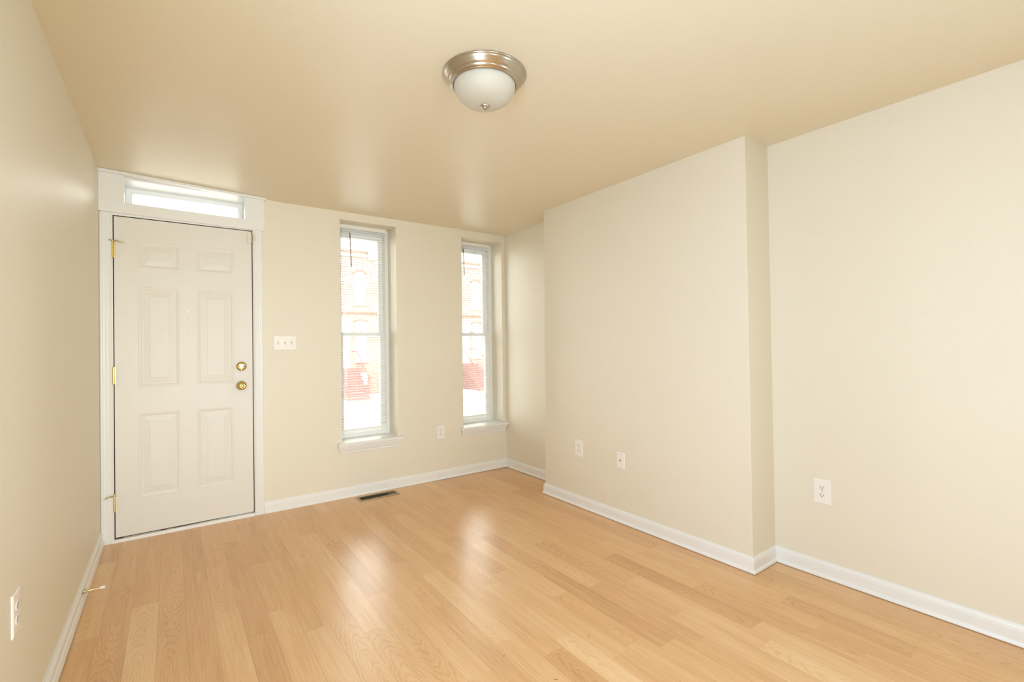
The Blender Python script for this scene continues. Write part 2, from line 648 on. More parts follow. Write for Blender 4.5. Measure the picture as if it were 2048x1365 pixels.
# jamb: side and head pieces around the leaf
jb = MB()
jb.box(DR[0], D - .002, 0, 0.0655, D + T, 2.300)
jb.box(0.8415, D - .002, 0, DR[1], D + T, 2.300)
jb.box(0.0655, D - .002, 2.063, 0.8415, D + T, 2.135)
jb.build('door_jamb', TRIM, door)
st = MB()
st.box(0.0655, D + .045, 0.02, 0.076, D + .065, 2.063)
st.box(0.831, D + .045, 0.02, 0.8415, D + .065, 2.063)
st.box(0.0655, D + .045, 2.052, 0.8415, D + .065, 2.063)
st.box(0.0662, D + .004, 0.03, 0.0705, D + .045, 2.063)
st.box(0.8363, D + .004, 0.03, 0.841, D + .045, 2.063)
st.box(0.0662, D + .004, 2.0575, 0.841, D + .045, 2.0625)
st.build('weatherstrip', GAP, door)
sw = MB()
sw.hexa([(SX0 + .002, D + .004, .0265), (SX1 - .002, D + .004, .0325), (SX1 - .002, D + .04, .0325), (SX0 + .002, D + .04, .0265),
         (SX0 + .002, D + .004, .0355), (SX1 - .002, D + .004, .0385), (SX1 - .002, D + .04, .0385), (SX0 + .002, D + .04, .0355)])
sw.build('door_sweep', GAP, door)
th = MB()
th.hexa([(0.055, D - .022, -.01), (0.842, D - .022, -.01), (0.842, D + .1, -.01), (0.055, D + .1, -.01),
         (0.055, D - .020, .027), (0.842, D - .020, .029), (0.842, D + .1, .0262), (0.055, D + .1, .0262)])
th.build('threshold', TRIM, door, bevel=.002)
# weathered aluminium showing under the leaf
al = MB()
for xa, xb in ((0.11, .30), (.33, .365), (.50, .62)):
    al.box(xa, D - .006, .0285, xb, D + .003, .0325)
al.build('door_sill_plate', ALUM, door)

# hinges with knuckles; the top and bottom ones carry hinge-pin stops


def hinge(z0, z1, stop):
    g = MB()
    n = 5
    h = (z1 - z0) / n
    hx = 0.0665
    for i in range(n):
        g.tube((hx, D - .007, z0 + i * h + .0006), (hx, D - .007, z0 + (i + 1) * h - .0006), .0062, n=16)
    g.tube((hx, D - .007, z1), (hx, D - .007, z1 + .004), .0045, .002, n=12)
    g.tube((hx, D - .007, z0 - .004), (hx, D - .007, z0), .002, .0045, n=12)
    g.box(hx - .010, D - .0035, z0, hx + .010, D - .0005, z1)
    hg = g.build('hinge', BRASS if stop != 2 else OLDBRASS, door)
    if stop:
        s = MB()
        zt = z1 + .004 if stop == 1 else z1 - .012
        s.tube((hx, D - .007, zt - .003), (hx, D - .007, zt + .004), .009, n=16)
        if stop == 1:
            pts = [(hx, D - .010, zt), (hx + .016, D - .022, zt + .003), (hx + .035, D - .026, zt - .002), (hx + .050, D - .024, zt - .003)]
            pts2 = [(hx, D - .010, zt), (hx - .010, D - .022, zt + .003), (hx - .017, D - .028, zt + .005)]
        else:
            pts = [(hx, D - .010, zt), (hx - .016, D - .024, zt + .004), (hx - .032, D - .028, zt), (hx - .044, D - .024, zt - .008)]
            pts2 = [(hx, D - .010, zt + .002), (hx - .012, D - .018, zt - .002), (hx - .026, D - .022, zt - .002)]
        for P in (pts, pts2):
            for a, b_ in zip(P[:-1], P[1:]):
                s.tube(a, b_, .0032, n=10)
        hs = s.build('hinge_stop', OLDBRASS, hg)
        t = MB()
        a = pts[-1]
        t.tube((a[0] - .002, a[1] - .004, a[2]), (a[0] + .002, a[1] + .006, a[2]), .0065, n=14)
        t.build('stop_pad', CREAMPL, hg)
    return hg


hinge(1.795, 1.893, 1)
hinge(1.000, 1.105, 0)
hinge(0.201, 0.312, 2)

# deadbolt and knob
KX = 0.7655
dbz, kz = 1.085, 0.947
g = MB()
g.lathe([(0.0325, 0), (0.0325, -.006), (.030, -.013), (.024, -.0175), (.018, -.019), (0.0001, -.019)], (KX, D - .0002, dbz), 'y', 40)
db = g.build('deadbolt', BRASS, door)
g = MB()
g.tube((KX, D - .019, dbz), (KX, D - .024, dbz), .0085, n=20)
ang = math.radians(14)
cx, sx = math.cos(ang), math.sin(ang)
pl = []
for yy in (D - .024, D - .036):
    for (u, v, ) in ((-.0075, .018), (.0075, .018), (.005, -.027), (-.005, -.027)):
        pl.append((KX + u * cx - v * -sx * .6, yy, dbz + v * cx))
g.hexa([pl[3], pl[2], pl[6], pl[7], pl[0], pl[1], pl[5], pl[4]])
g.build('thumb_turn', OLDBRASS, db, bevel=.0015)
g = MB()
for sx_ in (-1, 1):
    g.tube((KX + sx_ * .0145, D - .0185, dbz), (KX + sx_ * .0145, D - .0215, dbz), .0042, n=12)
g.build('screw', SLOT, db)
g = MB()
g.lathe([(0.0325, 0), (0.0325, -.004), (.030, -.009), (.022, -.012), (.013, -.014), (.0115, -.026), (.014, -.031),
         (.022, -.037), (.0262, -.046), (.0265, -.052), (.024, -.059), (.018, -.064), (.0135, -.0650), (.0120, -.0635), (.0001, -.0632)],
        (KX, D - .0002, kz), 'y', 48)
kb = g.build('door_knob', BRASS, door)
g = MB()
g.lathe([(.0085, -.0632), (.0085, -.0645), (.0062, -.0655), (.0001, -.0655)], (KX, D - .0002, kz), 'y', 24)
g.build('knob_button', OLDBRASS, kb)
# strike gap beside knob (chipped jamb) and peephole, filled screw holes
g = MB()
g.lathe([(.0072, 0), (.0072, -.002), (.0050, -.003), (.0001, -.0026)], (.4545, D, 1.472), 'y', 24)
g.build('peephole', mat('peephole_lens', srgb(252, 250, 248), .1), door)
for zz, r in ((1.610, .0022), (1.414, .0035), (1.311, .0035)):
    g = MB()
    g.lathe([(r, 0), (r, -.0008), (r * .5, -.0014), (.0001, -.0014)], (.4525, D, zz), 'y', 16)
    g.build('filled_screw_hole', mat('grey_filler', srgb(214, 206, 192), .5), door)

# casing and the plain boards of the header
casing_prof = [(0, 0), (.010, 0), (.014, .004), (.0165, .009), (.0150, .014), (.0175, .019), (.0175, .024), (.0155, .029),
               (.0175, .034), (.0175, .041), (.0155, .046), (.0165, .051), (.0140, .055), (.010, .057), (0, .057)]


def casing(name, xi, xo, z0, z1t):
    """fluted casing: xi inner edge, xo outer edge"""
    m = MB()
    s = (xo - xi) / 0.057
    n = len(casing_prof)
    vs = []
    for z in (z0, z1t):
        for d_, a in casing_prof:
            vs.append((xi + a * s, D - d_, z))
    m.add(vs, [(i, (i + 1) % n, n + (i + 1) % n, n + i) for i in range(n)])
    m.add(vs[:n], [tuple(range(n))])
    m.add(vs[n:], [tuple(range(n))])
    return tag(m.build(name, TRIM), kind='structure')


casing('trim_1', 0.0625, 0.0015, -0.005, 2.075)
casing('trim_2', 0.8435, 0.9035, 0.000, 2.066)
h = MB()
h.hexa([(0.0, D - .024, 2.077), (.9165, D - .024, 2.066), (.9165, D + .001, 2.066), (0.0, D + .001, 2.077),
        (0.0, D - .024, 2.145), (.9165, D - .024, 2.136), (.9165, D + .001, 2.136), (0.0, D + .001, 2.145)])
tag(h.build('trim_3', TRIM, bevel=.001), kind='structure')
h = MB()
h.hexa([(0.0, D - .021, 2.1455), (.1245, D - .021, 2.1440), (.1245, D + .001, 2.144), (0.0, D + .001, 2.1455),
        (0.0, D - .021, 2.325), (.1245, D - .021, 2.320), (.1245, D + .001, 2.32), (0.0, D + .001, 2.325)])
tag(h.build('trim_4', TRIM, bevel=.001), kind='structure')
h = MB()
h.hexa([(.7935, D - .021, 2.1375), (.9165, D - .021, 2.1365), (.9165, D + .001, 2.1365), (.7935, D + .001, 2.1375),
        (.7935, D - .021, 2.300), (.9165, D - .021, 2.294), (.9165, D + .001, 2.294), (.7935, D + .001, 2.300)])
tag(h.build('trim_5', TRIM, bevel=.001), kind='structure')
h = MB()
h.hexa([(0.0, D - .045, 2.318), (.929, D - .045, 2.289), (.929, D + .001, 2.289), (0.0, D + .001, 2.318),
        (0.0, D - .045, 2.337), (.929, D - .045, 2.3055), (.929, D + .001, 2.3055), (0.0, D + .001, 2.337)])
tag(h.build('trim_6', TRIM, bevel=.002), kind='structure')

# transom window above the door
tr = empty('window_3', (0.46, D + .2, 2.14), kind='structure')
m = MB()
TX0, TX1, TY = 0.118, 0.806, D + .205
m.box(DR[0] + .0135, D + .0005, 2.136, TX0, D + T, 2.31)      # reveal lining left
m.box(TX1, D + .0005, 2.136, 0.8415, D + T, 2.31)
m.box(TX0, D + .0005, 2.2985, TX1, D + T, 2.311)              # soffit
m.box(TX0, D + .0005, 2.1355, TX1, D + T, 2.1395)
m.build('window_reveal', VINYL, tr)
m = MB()
z0, z1t = 2.140, 2.2985
m.box(TX0, TY, z0, TX0 + .036, TY + .05, z1t)
m.box(TX1 - .034, TY, z0, TX1, TY + .05, z1t)
m.box(TX0 + .036, TY, z1t - .030, TX1 - .034, TY + .05, z1t)
m.box(TX0 + .036, TY, z0, TX1 - .034, TY + .05, z0 + .03)
m.build('window_frame', VINYL, tr, bevel=.002)
m = MB()
m.box(TX0 + .034, TY + .022, z0 + .028, TX1 - .032, TY + .026, z1t - .028)
m.build('window_glass', GLASS, tr)

# two-piece alarm contact at the top corner of the door
a = empty('alarm_contact', (.824, D, 1.972), 'small off white two-piece alarm contact at the top latch corner of the white door', 'sensor')
MB().box(.8105, D - .014, 1.972, .836, D - .0005, 2.040).build('sensor_body', CREAMPL, a, bevel=.002)
MB().box(.847, D - .030, 1.991, .8615, D - .0172, 2.030).build('magnet_body', CREAMPL, a, bevel=.002)

# ------------------------------------------------------------------ sash windows


def sash_window(idx, x0, x1, ztop, label_side):
    root = empty('window_%d' % idx, ((x0 + x1) / 2, D + .17, .45), kind='structure')
    YF = D + 0.185
    fx0, fx1 = x0 + .001, x1 - .001
    sill_top = 0.447
    fr = MB()
    fw = .032
    fr.box(fx0, YF, sill_top, fx0 + fw, YF + .1, ztop)
    fr.box(fx1 - fw, YF, sill_top, fx1, YF + .1, ztop)
    fr.box(fx0 + fw, YF, ztop - .050, fx1 - fw, YF + .1, ztop)
    fr.box(fx0 + fw, YF, sill_top, fx1 - fw, YF + .1, sill_top + .030)
    fr.build('window_frame', VINYL, root, bevel=.002)
    ax0, ax1 = fx0 + fw, fx1 - fw
    zm = 1.322
    # upper sash (outer track)
    u = MB()
    ya, yb = YF + .050, YF + .080
    sw_ = .042
    u.box(ax0, ya, zm - .018, ax0 + sw_, yb, ztop - .05)
    u.box(ax1 - sw_, ya, zm - .018, ax1, yb, ztop - .05)
    u.box(ax0 + sw_, ya, ztop - .09, ax1 - sw_, yb, ztop - .05)
    u.box(ax0 + sw_, ya, zm - .018, ax1 - sw_, yb, zm + .016)
    up = u.build('upper_sash', VINYL, root, bevel=.002)
    MB().box(ax0 + sw_ - .002, ya + .012, zm + .014, ax1 - sw_ + .002, ya + .016, ztop - .088).build('window_glass', GLASS, up)
    lo = MB()
    ya, yb = YF + .012, YF + .042
    zb = sill_top + .030
    lo.box(ax0, ya, zb, ax0 + sw_, yb, zm + .016)
    lo.box(ax1 - sw_, ya, zb, ax1, yb, zm + .016)
    lo.box(ax0 + sw_, ya, zb, ax1 - sw_, yb, zb + .030)
    lo.box(ax0 + sw_, ya, zm - .016, ax1 - sw_, yb, zm + .016)
    los = lo.build('lower_sash', VINYL, root, bevel=.002)
    MB().box(ax0 + sw_ - .002, ya + .012, zb + .028, ax1 - sw_ + .002, ya + .016, zm - .014).build('window_glass', GLASS, los)
    lk = MB()
    xm = (x0 + x1) / 2
    lk.box(xm - .025, ya + .002, zm + .016, xm + .025, yb - .002, zm + .024)
    lk.tube((xm, ya + .014, zm + .024), (xm, ya + .014, zm + .030), .009, n=14)
    lk.build('sash_lock', VINYL, los)
    # stool board
    hw0, hw1 = x0 - .037, min(x1 + .037, XN - .003)
    s = MB()
    prof = [(D + .19, .4475), (D - .030, .4460), (D - .042, .4430), (D - .046, .4360), (D - .046, .4270), (D - .041, .4230),
            (D - .030, .4215), (D - .0005, .4215)]
    prof_in = [(D + .19, .4475), (D + .0005, .4475), (D + .0005, .4215), (D + .19, .4215)]
    n = len(prof)
    # front nose with horns
    nose = [(D + .0002, .4475)] + prof[1:]
    n = len(nose)
    vs = [(hw0, y_, z_) for y_, z_ in nose] + [(hw1, y_, z_) for y_, z_ in nose]
    s.add(vs, [(i, (i + 1) % n, n + (i + 1) % n, n + i) for i in range(n)])
    s.add(vs[:n], [tuple(range(n))])
    s.add(vs[n:], [tuple(range(n))])
    s.box(x0 + .0005, D - .0003, .401, x1 - .0005, D + .19, .4473)
    s.build('window_sill', TRIM, root)
    # crown-shaped apron with mitred returns
    ap = [(.0005, .4213), (.030, .4213), (.030, .412), (.026, .407), (.0225, .396), (.014, .378), (.010, .372), (.010, .362),
          (.006, .357), (.0005, .357)]
    a0, a1 = hw0 + .004, min(hw1 - .004, XN - .004)
    A = MB()
    vs = []
    n = len(ap)
    for side, xe in ((0, a0), (1, a1)):
        for o_, z_ in ap:
            inset = (.030 - o_)
            vs.append((xe + inset if side == 0 else xe - inset, D - o_, z_))
    A.add(vs, [(i, (i + 1) % n, n + (i + 1) % n, n + i) for i in range(n)])
    A.add(vs[:n], [tuple(range(n))])
    A.add(vs[n:], [tuple(range(n))])
    A.build('apron', TRIM, root)
    return root


sash_window(1, W1[0], W1[1], W1[3], 'left')
sash_window(2, W2[0], W2[1], W2[3], 'right')


def blind(x0, x1, ztop, label, wand_x, wand_top, wand_bot):
    YC = D + .152
    root = empty('venetian_blind', ((x0 + x1) / 2, YC, ztop), label, 'blind', 'mini blinds in the front windows')
    h = MB()
    h.box(x0, YC - .016, ztop - .030, x1, YC + .014, ztop - .002)
    h.box(x0 - .002, YC - .019, ztop - .034, x1 + .001, YC - .016, ztop)
    h.build('headrail', SLAT, root, bevel=.0015)
    zbot = .512
    pitch = .0213
    top = ztop - .062
    n = int((top - zbot) / pitch)
    s = MB()
    hw = .0125
    cords = (x0 + .045, (x0 + x1) / 2 if (x1 - x0) > 1 else None, x1 - .045)
    for i in range(n):
        z = zbot + .012 + (i + 1) * pitch
        pr_ = []
        m_ = 5
        for j in range(m_):
            t = -1 + 2 * j / (m_ - 1)
            pr_.append((YC + t * hw, z + .0026 * (1 - t * t)))
        loop = pr_ + [(y_, z_ - .0004) for y_, z_ in reversed(pr_)]
        k = len(loop)
        vs = [(x0 + .002, y_, z_) for y_, z_ in loop] + [(x1 - .002, y_, z_) for y_, z_ in loop]
        s.add(vs, [(q, (q + 1) % k, k + (q + 1) % k, k + q) for q in range(k)])
        s.add(vs[:k], [tuple(range(k))])
        s.add(vs[k:], [tuple(range(k))])
    s.build('slats', SLATG, root)
    b_ = MB()
    b_.box(x0 + .002, YC - .0115, zbot - .002, x1 - .002, YC + .0115, zbot + .012)
    b_.build('bottom_rail', SLAT, root, bevel=.003)
    for cxx in cords:
        if cxx is None:
            continue
        c_ = MB()
        for yy in (YC - .0132, YC + .0132):
            c_.tube((cxx, yy, zbot + .005), (cxx, yy, ztop - .032), .0007, n=6, cap=False)
        for i in range(n):
            z = zbot + .012 + (i + 1) * pitch
            c_.tube((cxx, YC - .0132, z - .0012), (cxx, YC + .0132, z - .0012), .0005, n=5, cap=False)
        c_.tube((cxx + .004, YC - .001, zbot + .005), (cxx + .004, YC - .001, ztop - .032), .0007, n=6, cap=False)
        c_.build('ladder_cord', SLAT, root)
    wd = MB()
    yw = YC - .026
    wd.tube((wand_x, YC - .019, wand_top + .005), (wand_x, yw - .003, wand_top), .0016, n=8)
    wd.tube((wand_x, yw - .002, wand_top + .001), (wand_x + .001, yw, wand_top - .045), .0022, n=8)
    hook = wd.build('wand_hook', SLAT, root)
    wd = MB()
    wd.tube((wand_x + .001, yw, wand_top - .045), (wand_x + .012, yw + .001, wand_bot), .0040, n=6, smooth=False)
    wd.build('tilt_wand', WAND, root)
    # pull cord at the right end
    pc = MB()
    pc.tube((x1 - .012, yw + .008, ztop - .034), (x1 - .010, yw + .006, 1.02), .0008, n=6)
    pc.lathe([(.0001, .030), (.002, .029), (.0045, .012), (.0045, .002), (.0001, 0)], (x1 - .010, yw + .006, .992), 'z', 12)
    pc.build('pull_cord', SLAT, root)
    return root


blind(1.476, 1.895, 2.2385, 'white mini blind, slats open, in the front window nearer the door', 1.578, 2.212, 1.885)
blind(2.592, 2.974, 2.2270, 'white mini blind hanging in the right-hand front window next to the room corner', 2.667, 2.20, 1.90)

# ------------------------------------------------------------------ plates on the walls


class Frame:
    """local frame on a wall: u to the right as seen from the room, v up, w out of the wall"""

    def __init__(self, origin, u, w_):
        self.o, self.u, self.w = Vector(origin), Vector(u), Vector(w_)

    def p(self, u, v, w_):
        return self.o + self.u * u + Vector((0, 0, v)) + self.w * w_

    def box(self, mb, u0, v0, w0, u1, v1, w1):
        p = self.p
        return mb.hexa([p(u0, v0, w0), p(u1, v0, w0), p(u1, v0, w1), p(u0, v0, w1),
                        p(u0, v1, w0), p(u1, v1, w0), p(u1, v1, w1), p(u0, v1, w1)])

    def cyl(self, mb, u, v, w0, w1, r, n=16, r1=None):
        return mb.tube(self.p(u, v, w0), self.p(u, v, w1), r, r1, n)


def plate_mesh(fr, hw, hh):
    m = MB()
    p = fr.p
    a = [(-hw, -hh), (hw, -hh), (hw, hh), (-hw, hh)]
    lo = [p(x, z, .0003) for x, z in a]
    md = [p(x, z, .0035) for x, z in a]
    k = .004
    b_ = [(-hw + k, -hh + k), (hw - k, -hh + k), (hw - k, hh - k), (-hw + k, hh - k)]
    hi = [p(x, z, .0058) for x, z in b_]
    m.add(lo + md + hi, [(0, 1, 2, 3), (0, 1, 5, 4), (1, 2, 6, 5), (2, 3, 7, 6), (3, 0, 4, 7), (4, 5, 9, 8), (5, 6, 10, 9),
                         (6, 7, 11, 10), (7, 4, 8, 11), (8, 9, 10, 11)])
    return m


def outlet(origin, u, w_, hw, hh, label, k=1.0):
    fr = Frame(origin, u, w_)
    root = empty('wall_outlet', origin, label, 'outlet', 'duplex outlets low on the walls')
    plate_mesh(fr, hw, hh).build('cover_plate', PLATE, root)
    sc_ = MB()
    fr.cyl(sc_, 0, 0, .0055, .0068, .0028)
    for s in (-1, 1):
        m = MB()
        vs0, vs1 = [], []
        n = 20
        for i in range(n):
            t = 2 * PI * i / n
            x_, z_ = .0165 * k * math.cos(t), max(-.0125, min(.0125, .0168 * math.sin(t))) * k
            vs0.append(fr.p(x_, s * .0195 * k + z_, .0050))
            vs1.append(fr.p(x_ * .96, s * .0195 * k + z_ * .96, .0072))
        m.add(vs0 + vs1, [(i, (i + 1) % n, n + (i + 1) % n, n + i) for i in range(n)] + [tuple(range(n, 2 * n))])
        rc = m.build('receptacle', SOCKET, root)
        sl = MB()
        c0 = s * .0195 * k
        fr.box(sl, -.0078 * k, c0 - .001, .0070, -.0052 * k, c0 + .0078 * k, .0075)
        fr.box(sl, .0052 * k, c0 - .001, .0070, .0078 * k, c0 + .0068 * k, .0075)
        fr.cyl(sl, 0, c0 - .0062 * k, .0070, .0075, .0028 * k, 12)
        sl.build('slot', PRONG, rc)
    sc_.build('screw', SCREW, root)
    return root


FX, FW = (1, 0, 0), (0, -1, 0)          # front wall
RX, RW = (0, -1, 0), (-1, 0, 0)         # right walls (u runs towards the camera)
LX, LW = (0, 1, 0), (1, 0, 0)           # left wall
outlet((2.338, D, .427), FX, FW, .037, .060, 'white duplex outlet low on the front wall between the two sash windows')
outlet((XP - .0035, 2.576, .436), RX, RW, .0395, .061, 'white duplex outlet on the chimney breast, left of the cable jack plate')
outlet((XN, 1.046, .439), RX, RW, .0415, .0625, 'larger white duplex outlet on the right wall just past the chimney breast', 1.0)
outlet((0, 1.890, .484), LX, LW, .036, .059, 'white duplex outlet on the left wall, seen almost edge-on')

# cable jack
fr = Frame((XP - .0025, 2.173, .4195), RX, RW)
jr = empty('cable_jack', fr.o, 'white cable jack plate with one dark centre port on the chimney breast', 'wall jack')
plate_mesh(fr, .0345, .0545).build('cover_plate', PLATE, jr)
m = MB()
fr.cyl(m, 0, .004, .0055, .0095, .0062, 6)
jk = m.build('jack_port', SOCKET, jr)
m = MB()
fr.box(m, -.0042, -.004, .0094, .0042, .009, .0100)
m.build('port_opening', SLOT, jk)
for v in (-.041, .041):
    m = MB()
    fr.cyl(m, 0, v, .0055, .0066, .0030)
    m.build('screw', SCREW, jr)

# triple light switch
fr = Frame((1.051, D, 1.249), FX, FW)
sr = empty('light_switch', fr.o, 'white triple toggle light switch plate on the front wall right of the door', 'light switch')
plate_mesh(fr, .0775, .0525).build('cover_plate', PLATE, sr)
for uu in (-.046, 0, .046):
    m = MB()
    fr.box(m, uu - .0065, -.0125, .0055, uu + .0065, .0125, .0068)
    tg = m.build('toggle_surround', mat('toggle_surround_plastic', srgb(212, 206, 194), .4), sr)
    m = MB()
    p = fr.p
    up = 1 if uu <= 0 else -1
    m.hexa([p(uu - .004, -.006, .0066), p(uu + .004, -.006, .0066), p(uu + .0033, .001 + .007 * up, .0185), p(uu - .0033, .001 + .007 * up, .0185),
            p(uu - .004, .006, .0066), p(uu + .004, .006, .0066), p(uu + .0033, .004 + .007 * up, .0175), p(uu - .0033, .004 + .007 * up, .0175)])
    m.build('toggle', PLATE, tg)
    for v in (-.030, .030):
        m = MB()
        fr.cyl(m, uu, v, .0055, .0064, .0026, 12)
        m.build('screw', SCREW, sr)

# ------------------------------------------------------------------ door stop on the left baseboard
ds = empty('door_stop', (.0125, 3.045, .060), 'brass rigid door stop with white tip on the left baseboard', 'door stop')
m = MB()
m.lathe([(.0001, 0), (.0115, 0), (.0118, .003), (.0085, .008), (.0055, .016), (.0042, .026), (.0036, .060), (.0036, .066), (.0001, .066)],
        (.0117, 3.045, .060), 'x', 24)
m.build('stop_rod', OLDBRASS, ds)
m = MB()
m.lathe([(.0001, .060), (.0060, .060), (.0068, .064), (.0068, .076), (.0060, .080), (.0001, .080)], (.0117, 3.045, .060), 'x', 20)
m.build('rubber_tip', RUBBER, ds)

# ------------------------------------------------------------------ floor register
vr = empty('floor_register', (1.708, 3.745, floor_z(1.7, 3.74)), 'tan metal floor register with dark louvres by the front baseboard', 'vent')
vx0, vx1, vy0, vy1 = 1.543, 1.873, 3.682, 3.806
zf = floor_z(1.7, 3.74) + .0002
m = MB()
ow = .020
o_ = [(vx0, vy0), (vx1, vy0), (vx1, vy1), (vx0, vy1)]
i1 = [(vx0 + .005, vy0 + .005), (vx1 - .005, vy0 + .005), (vx1 - .005, vy1 - .005), (vx0 + .005, vy1 - .005)]
i2 = [(vx0 + ow, vy0 + ow), (vx1 - ow, vy0 + ow), (vx1 - ow, vy1 - ow), (vx0 + ow, vy1 - ow)]
vs = [(x, y, zf) for x, y in o_] + [(x, y, zf + .0045) for x, y in i1] + [(x, y, zf + .0055) for x, y in i2] + [(x, y, zf + .0005) for x, y in i2]
fs = []
for k in range(3):
    for q in range(4):
        r = (q + 1) % 4
        fs.append((k * 4 + q, k * 4 + r, k * 4 + 4 + r, k * 4 + 4 + q))
m.add(vs, fs)
m.build('register_frame', VENTM, vr)
m = MB()
m.box(vx0 + ow, vy0 + ow, zf + .0002, vx1 - ow, vy1 - ow, zf + .0009)
m.build('register_throat', VENTD, vr)
m = MB()
xd = vx1 - ow - .062
nb = 17
for i in range(nb):
    x_ = vx0 + ow + (xd - vx0 - ow) * (i + 1) / (nb + 1)
    m.box(x_ - .0016, vy0 + ow, zf + .0008, x_ + .0016, vy1 - ow, zf + .0046)
m.build('louvres', mat('dark_louvre_metal', srgb(98, 82, 56), .45, .5), vr)
m = MB()
m.box(xd, vy0 + ow + .003, zf + .0009, vx1 - ow - .003, vy1 - ow - .012, zf + .0022)
m.build('damper_plate', DAMP, vr)

# ------------------------------------------------------------------ ceiling light
LXc, LYc = 1.392, 1.598
CZ = ceil_z(LXc)
cl = empty('ceiling_light', (LXc, LYc, CZ), 'flush ceiling light with brushed nickel stepped rim and frosted bowl', 'ceiling light')
m = MB()
m.lathe([(.0001, CZ - .0005), (.1675, CZ - .0005), (.1685, CZ - .003), (.1665, CZ - .006), (.1630, CZ - .0072), (.1618, CZ - .0095),
         (.1610, CZ - .0115), (.1580, CZ - .0145), (.1520, CZ - .0225), (.1455, CZ - .0300), (.1435, CZ - .0310), (.1428, CZ - .0335),
         (.1405, CZ - .0365), (.1370, CZ - .0395), (.1345, CZ - .0405), (.1335, CZ - .0425), (.1305, CZ - .0445), (.1258, CZ - .0440),
         (.1245, CZ - .0370)],
        (LXc, LYc, 0), 'z', 96)
m.build('rim', NICKEL, cl)
m = MB()
prof = []
for i in range(19):
    t = (PI / 2) * i / 18
    prof.append((.1245 * math.cos(t) ** 0.80 if i < 18 else .0001, CZ - .038 - .086 * math.sin(t)))
m.lathe(prof, (LXc, LYc, 0), 'z', 96)
m.build('glass_bowl', FROST, cl)
m = MB()
zb = CZ - .1225
m.lathe([(.0001, zb + .004), (.0155, zb + .003), (.0185, zb), (.0190, zb - .003), (.0160, zb - .007), (.0105, zb - .009), (.0098, zb - .012),
         (.0070, zb - .015), (.0001, zb - .016)], (LXc, LYc, 0), 'z', 40)
m.build('finial', NICKEL, cl)

# ------------------------------------------------------------------ specks on the laminate
for (x_, y_, a_, l_, lb) in ((1.405, 1.53, 30, .007, 'tiny dark splinter lying on the laminate, middle of the three nearest the camera'),
                             (1.755, 1.42, 25, .009, 'tiny curled dark splinter on the laminate, rightmost of the three nearest the camera'),
                             (1.480, 1.31, -45, .008, 'tiny dark splinter at the bottom edge of the picture on the floor'),
                             (2.73, 2.25, 10, .004, 'tiny dark speck on the floor close to the chimney breast baseboard')):
    m = MB()
    ca_, sa_ = math.cos(math.radians(a_)), math.sin(math.radians(a_))
    m.tube((x_ - l_ * ca_, y_ - l_ * sa_, .0008), (x_, y_, .0011), .0006, .0008, n=6)
    m.tube((x_, y_, .0011), (x_ + l_ * ca_, y_ + l_ * sa_ + .001, .0007), .0008, .0004, n=6)
    tag(m.build('wood_splinter', SLOT), lb, 'splinter', 'dark specks on the floor')

# ------------------------------------------------------------------ the street outside
GZ = -1.62
YH = 28.0


def brick_mat(name, c1, c2):
    m_ = bpy.data.materials.new(name)
    m_.use_nodes = True
    nt = m_.node_tree
    b = nt.nodes['Principled BSDF']
    b.inputs['Roughness'].default_value = .85
    tc = nt.nodes.new('ShaderNodeTexCoord')
    sp = nt.nodes.new('ShaderNodeSeparateXYZ')
    cb = nt.nodes.new('ShaderNodeCombineXYZ')
    br = nt.nodes.new('ShaderNodeTexBrick')
    br.inputs['Color1'].default_value = c1
    br.inputs['Color2'].default_value = c2
    br.inputs['Mortar'].default_value = srgb(150, 132, 122)
    br.inputs['Scale'].default_value = 1.0
    br.inputs['Mortar Size'].default_value = .008
    br.inputs['Brick Width'].default_value = .21
    br.inputs['Row Height'].default_value = .072
    nt.links.new(tc.outputs['Object'], sp.inputs[0])
    nt.links.new(sp.outputs[0], cb.inputs[0])
    nt.links.new(sp.outputs[2], cb.inputs[1])
    nt.links.new(cb.outputs[0], br.inputs['Vector'])
    nt.links.new(br.outputs['Color'], b.inputs['Base Color'])
    return m_


BRICK = brick_mat('orange_brick', srgb(132, 97, 84), srgb(120, 86, 75))
BRICKD = mat('dark_red_brick_course', srgb(116, 76, 66), .85)
STONE = mat('pale_stone', srgb(226, 220, 212), .8, var=.05)
PAINTW = mat('white_street_paint', srgb(236, 234, 230), .5)
PANE = mat('dull_window_pane', srgb(205, 208, 212), .15, spec=.6)
STEPM = mat('reddish_steps', srgb(110, 78, 74), .8, var=.08, vscale=3)
IRON = mat('iron_railing', srgb(90, 50, 46), .6)
ASPH = mat('asphalt', srgb(150, 148, 146), .9, var=.08, vscale=1.5)
WALK = mat('concrete_walk', srgb(206, 202, 194), .9, var=.05, vscale=1.2)

tag(MB().box(-20, D + T + .02, GZ - .3, 40, 7.2, GZ).build('near_sidewalk', WALK), kind='structure')
tag(MB().box(-20, 7.2, GZ - .3, 40, 25.0, GZ - .14).build('street', ASPH), kind='structure')
tag(MB().box(-20, 25.0, GZ - .3, 40, YH + 9, GZ).build('far_sidewalk', WALK), kind='structure')


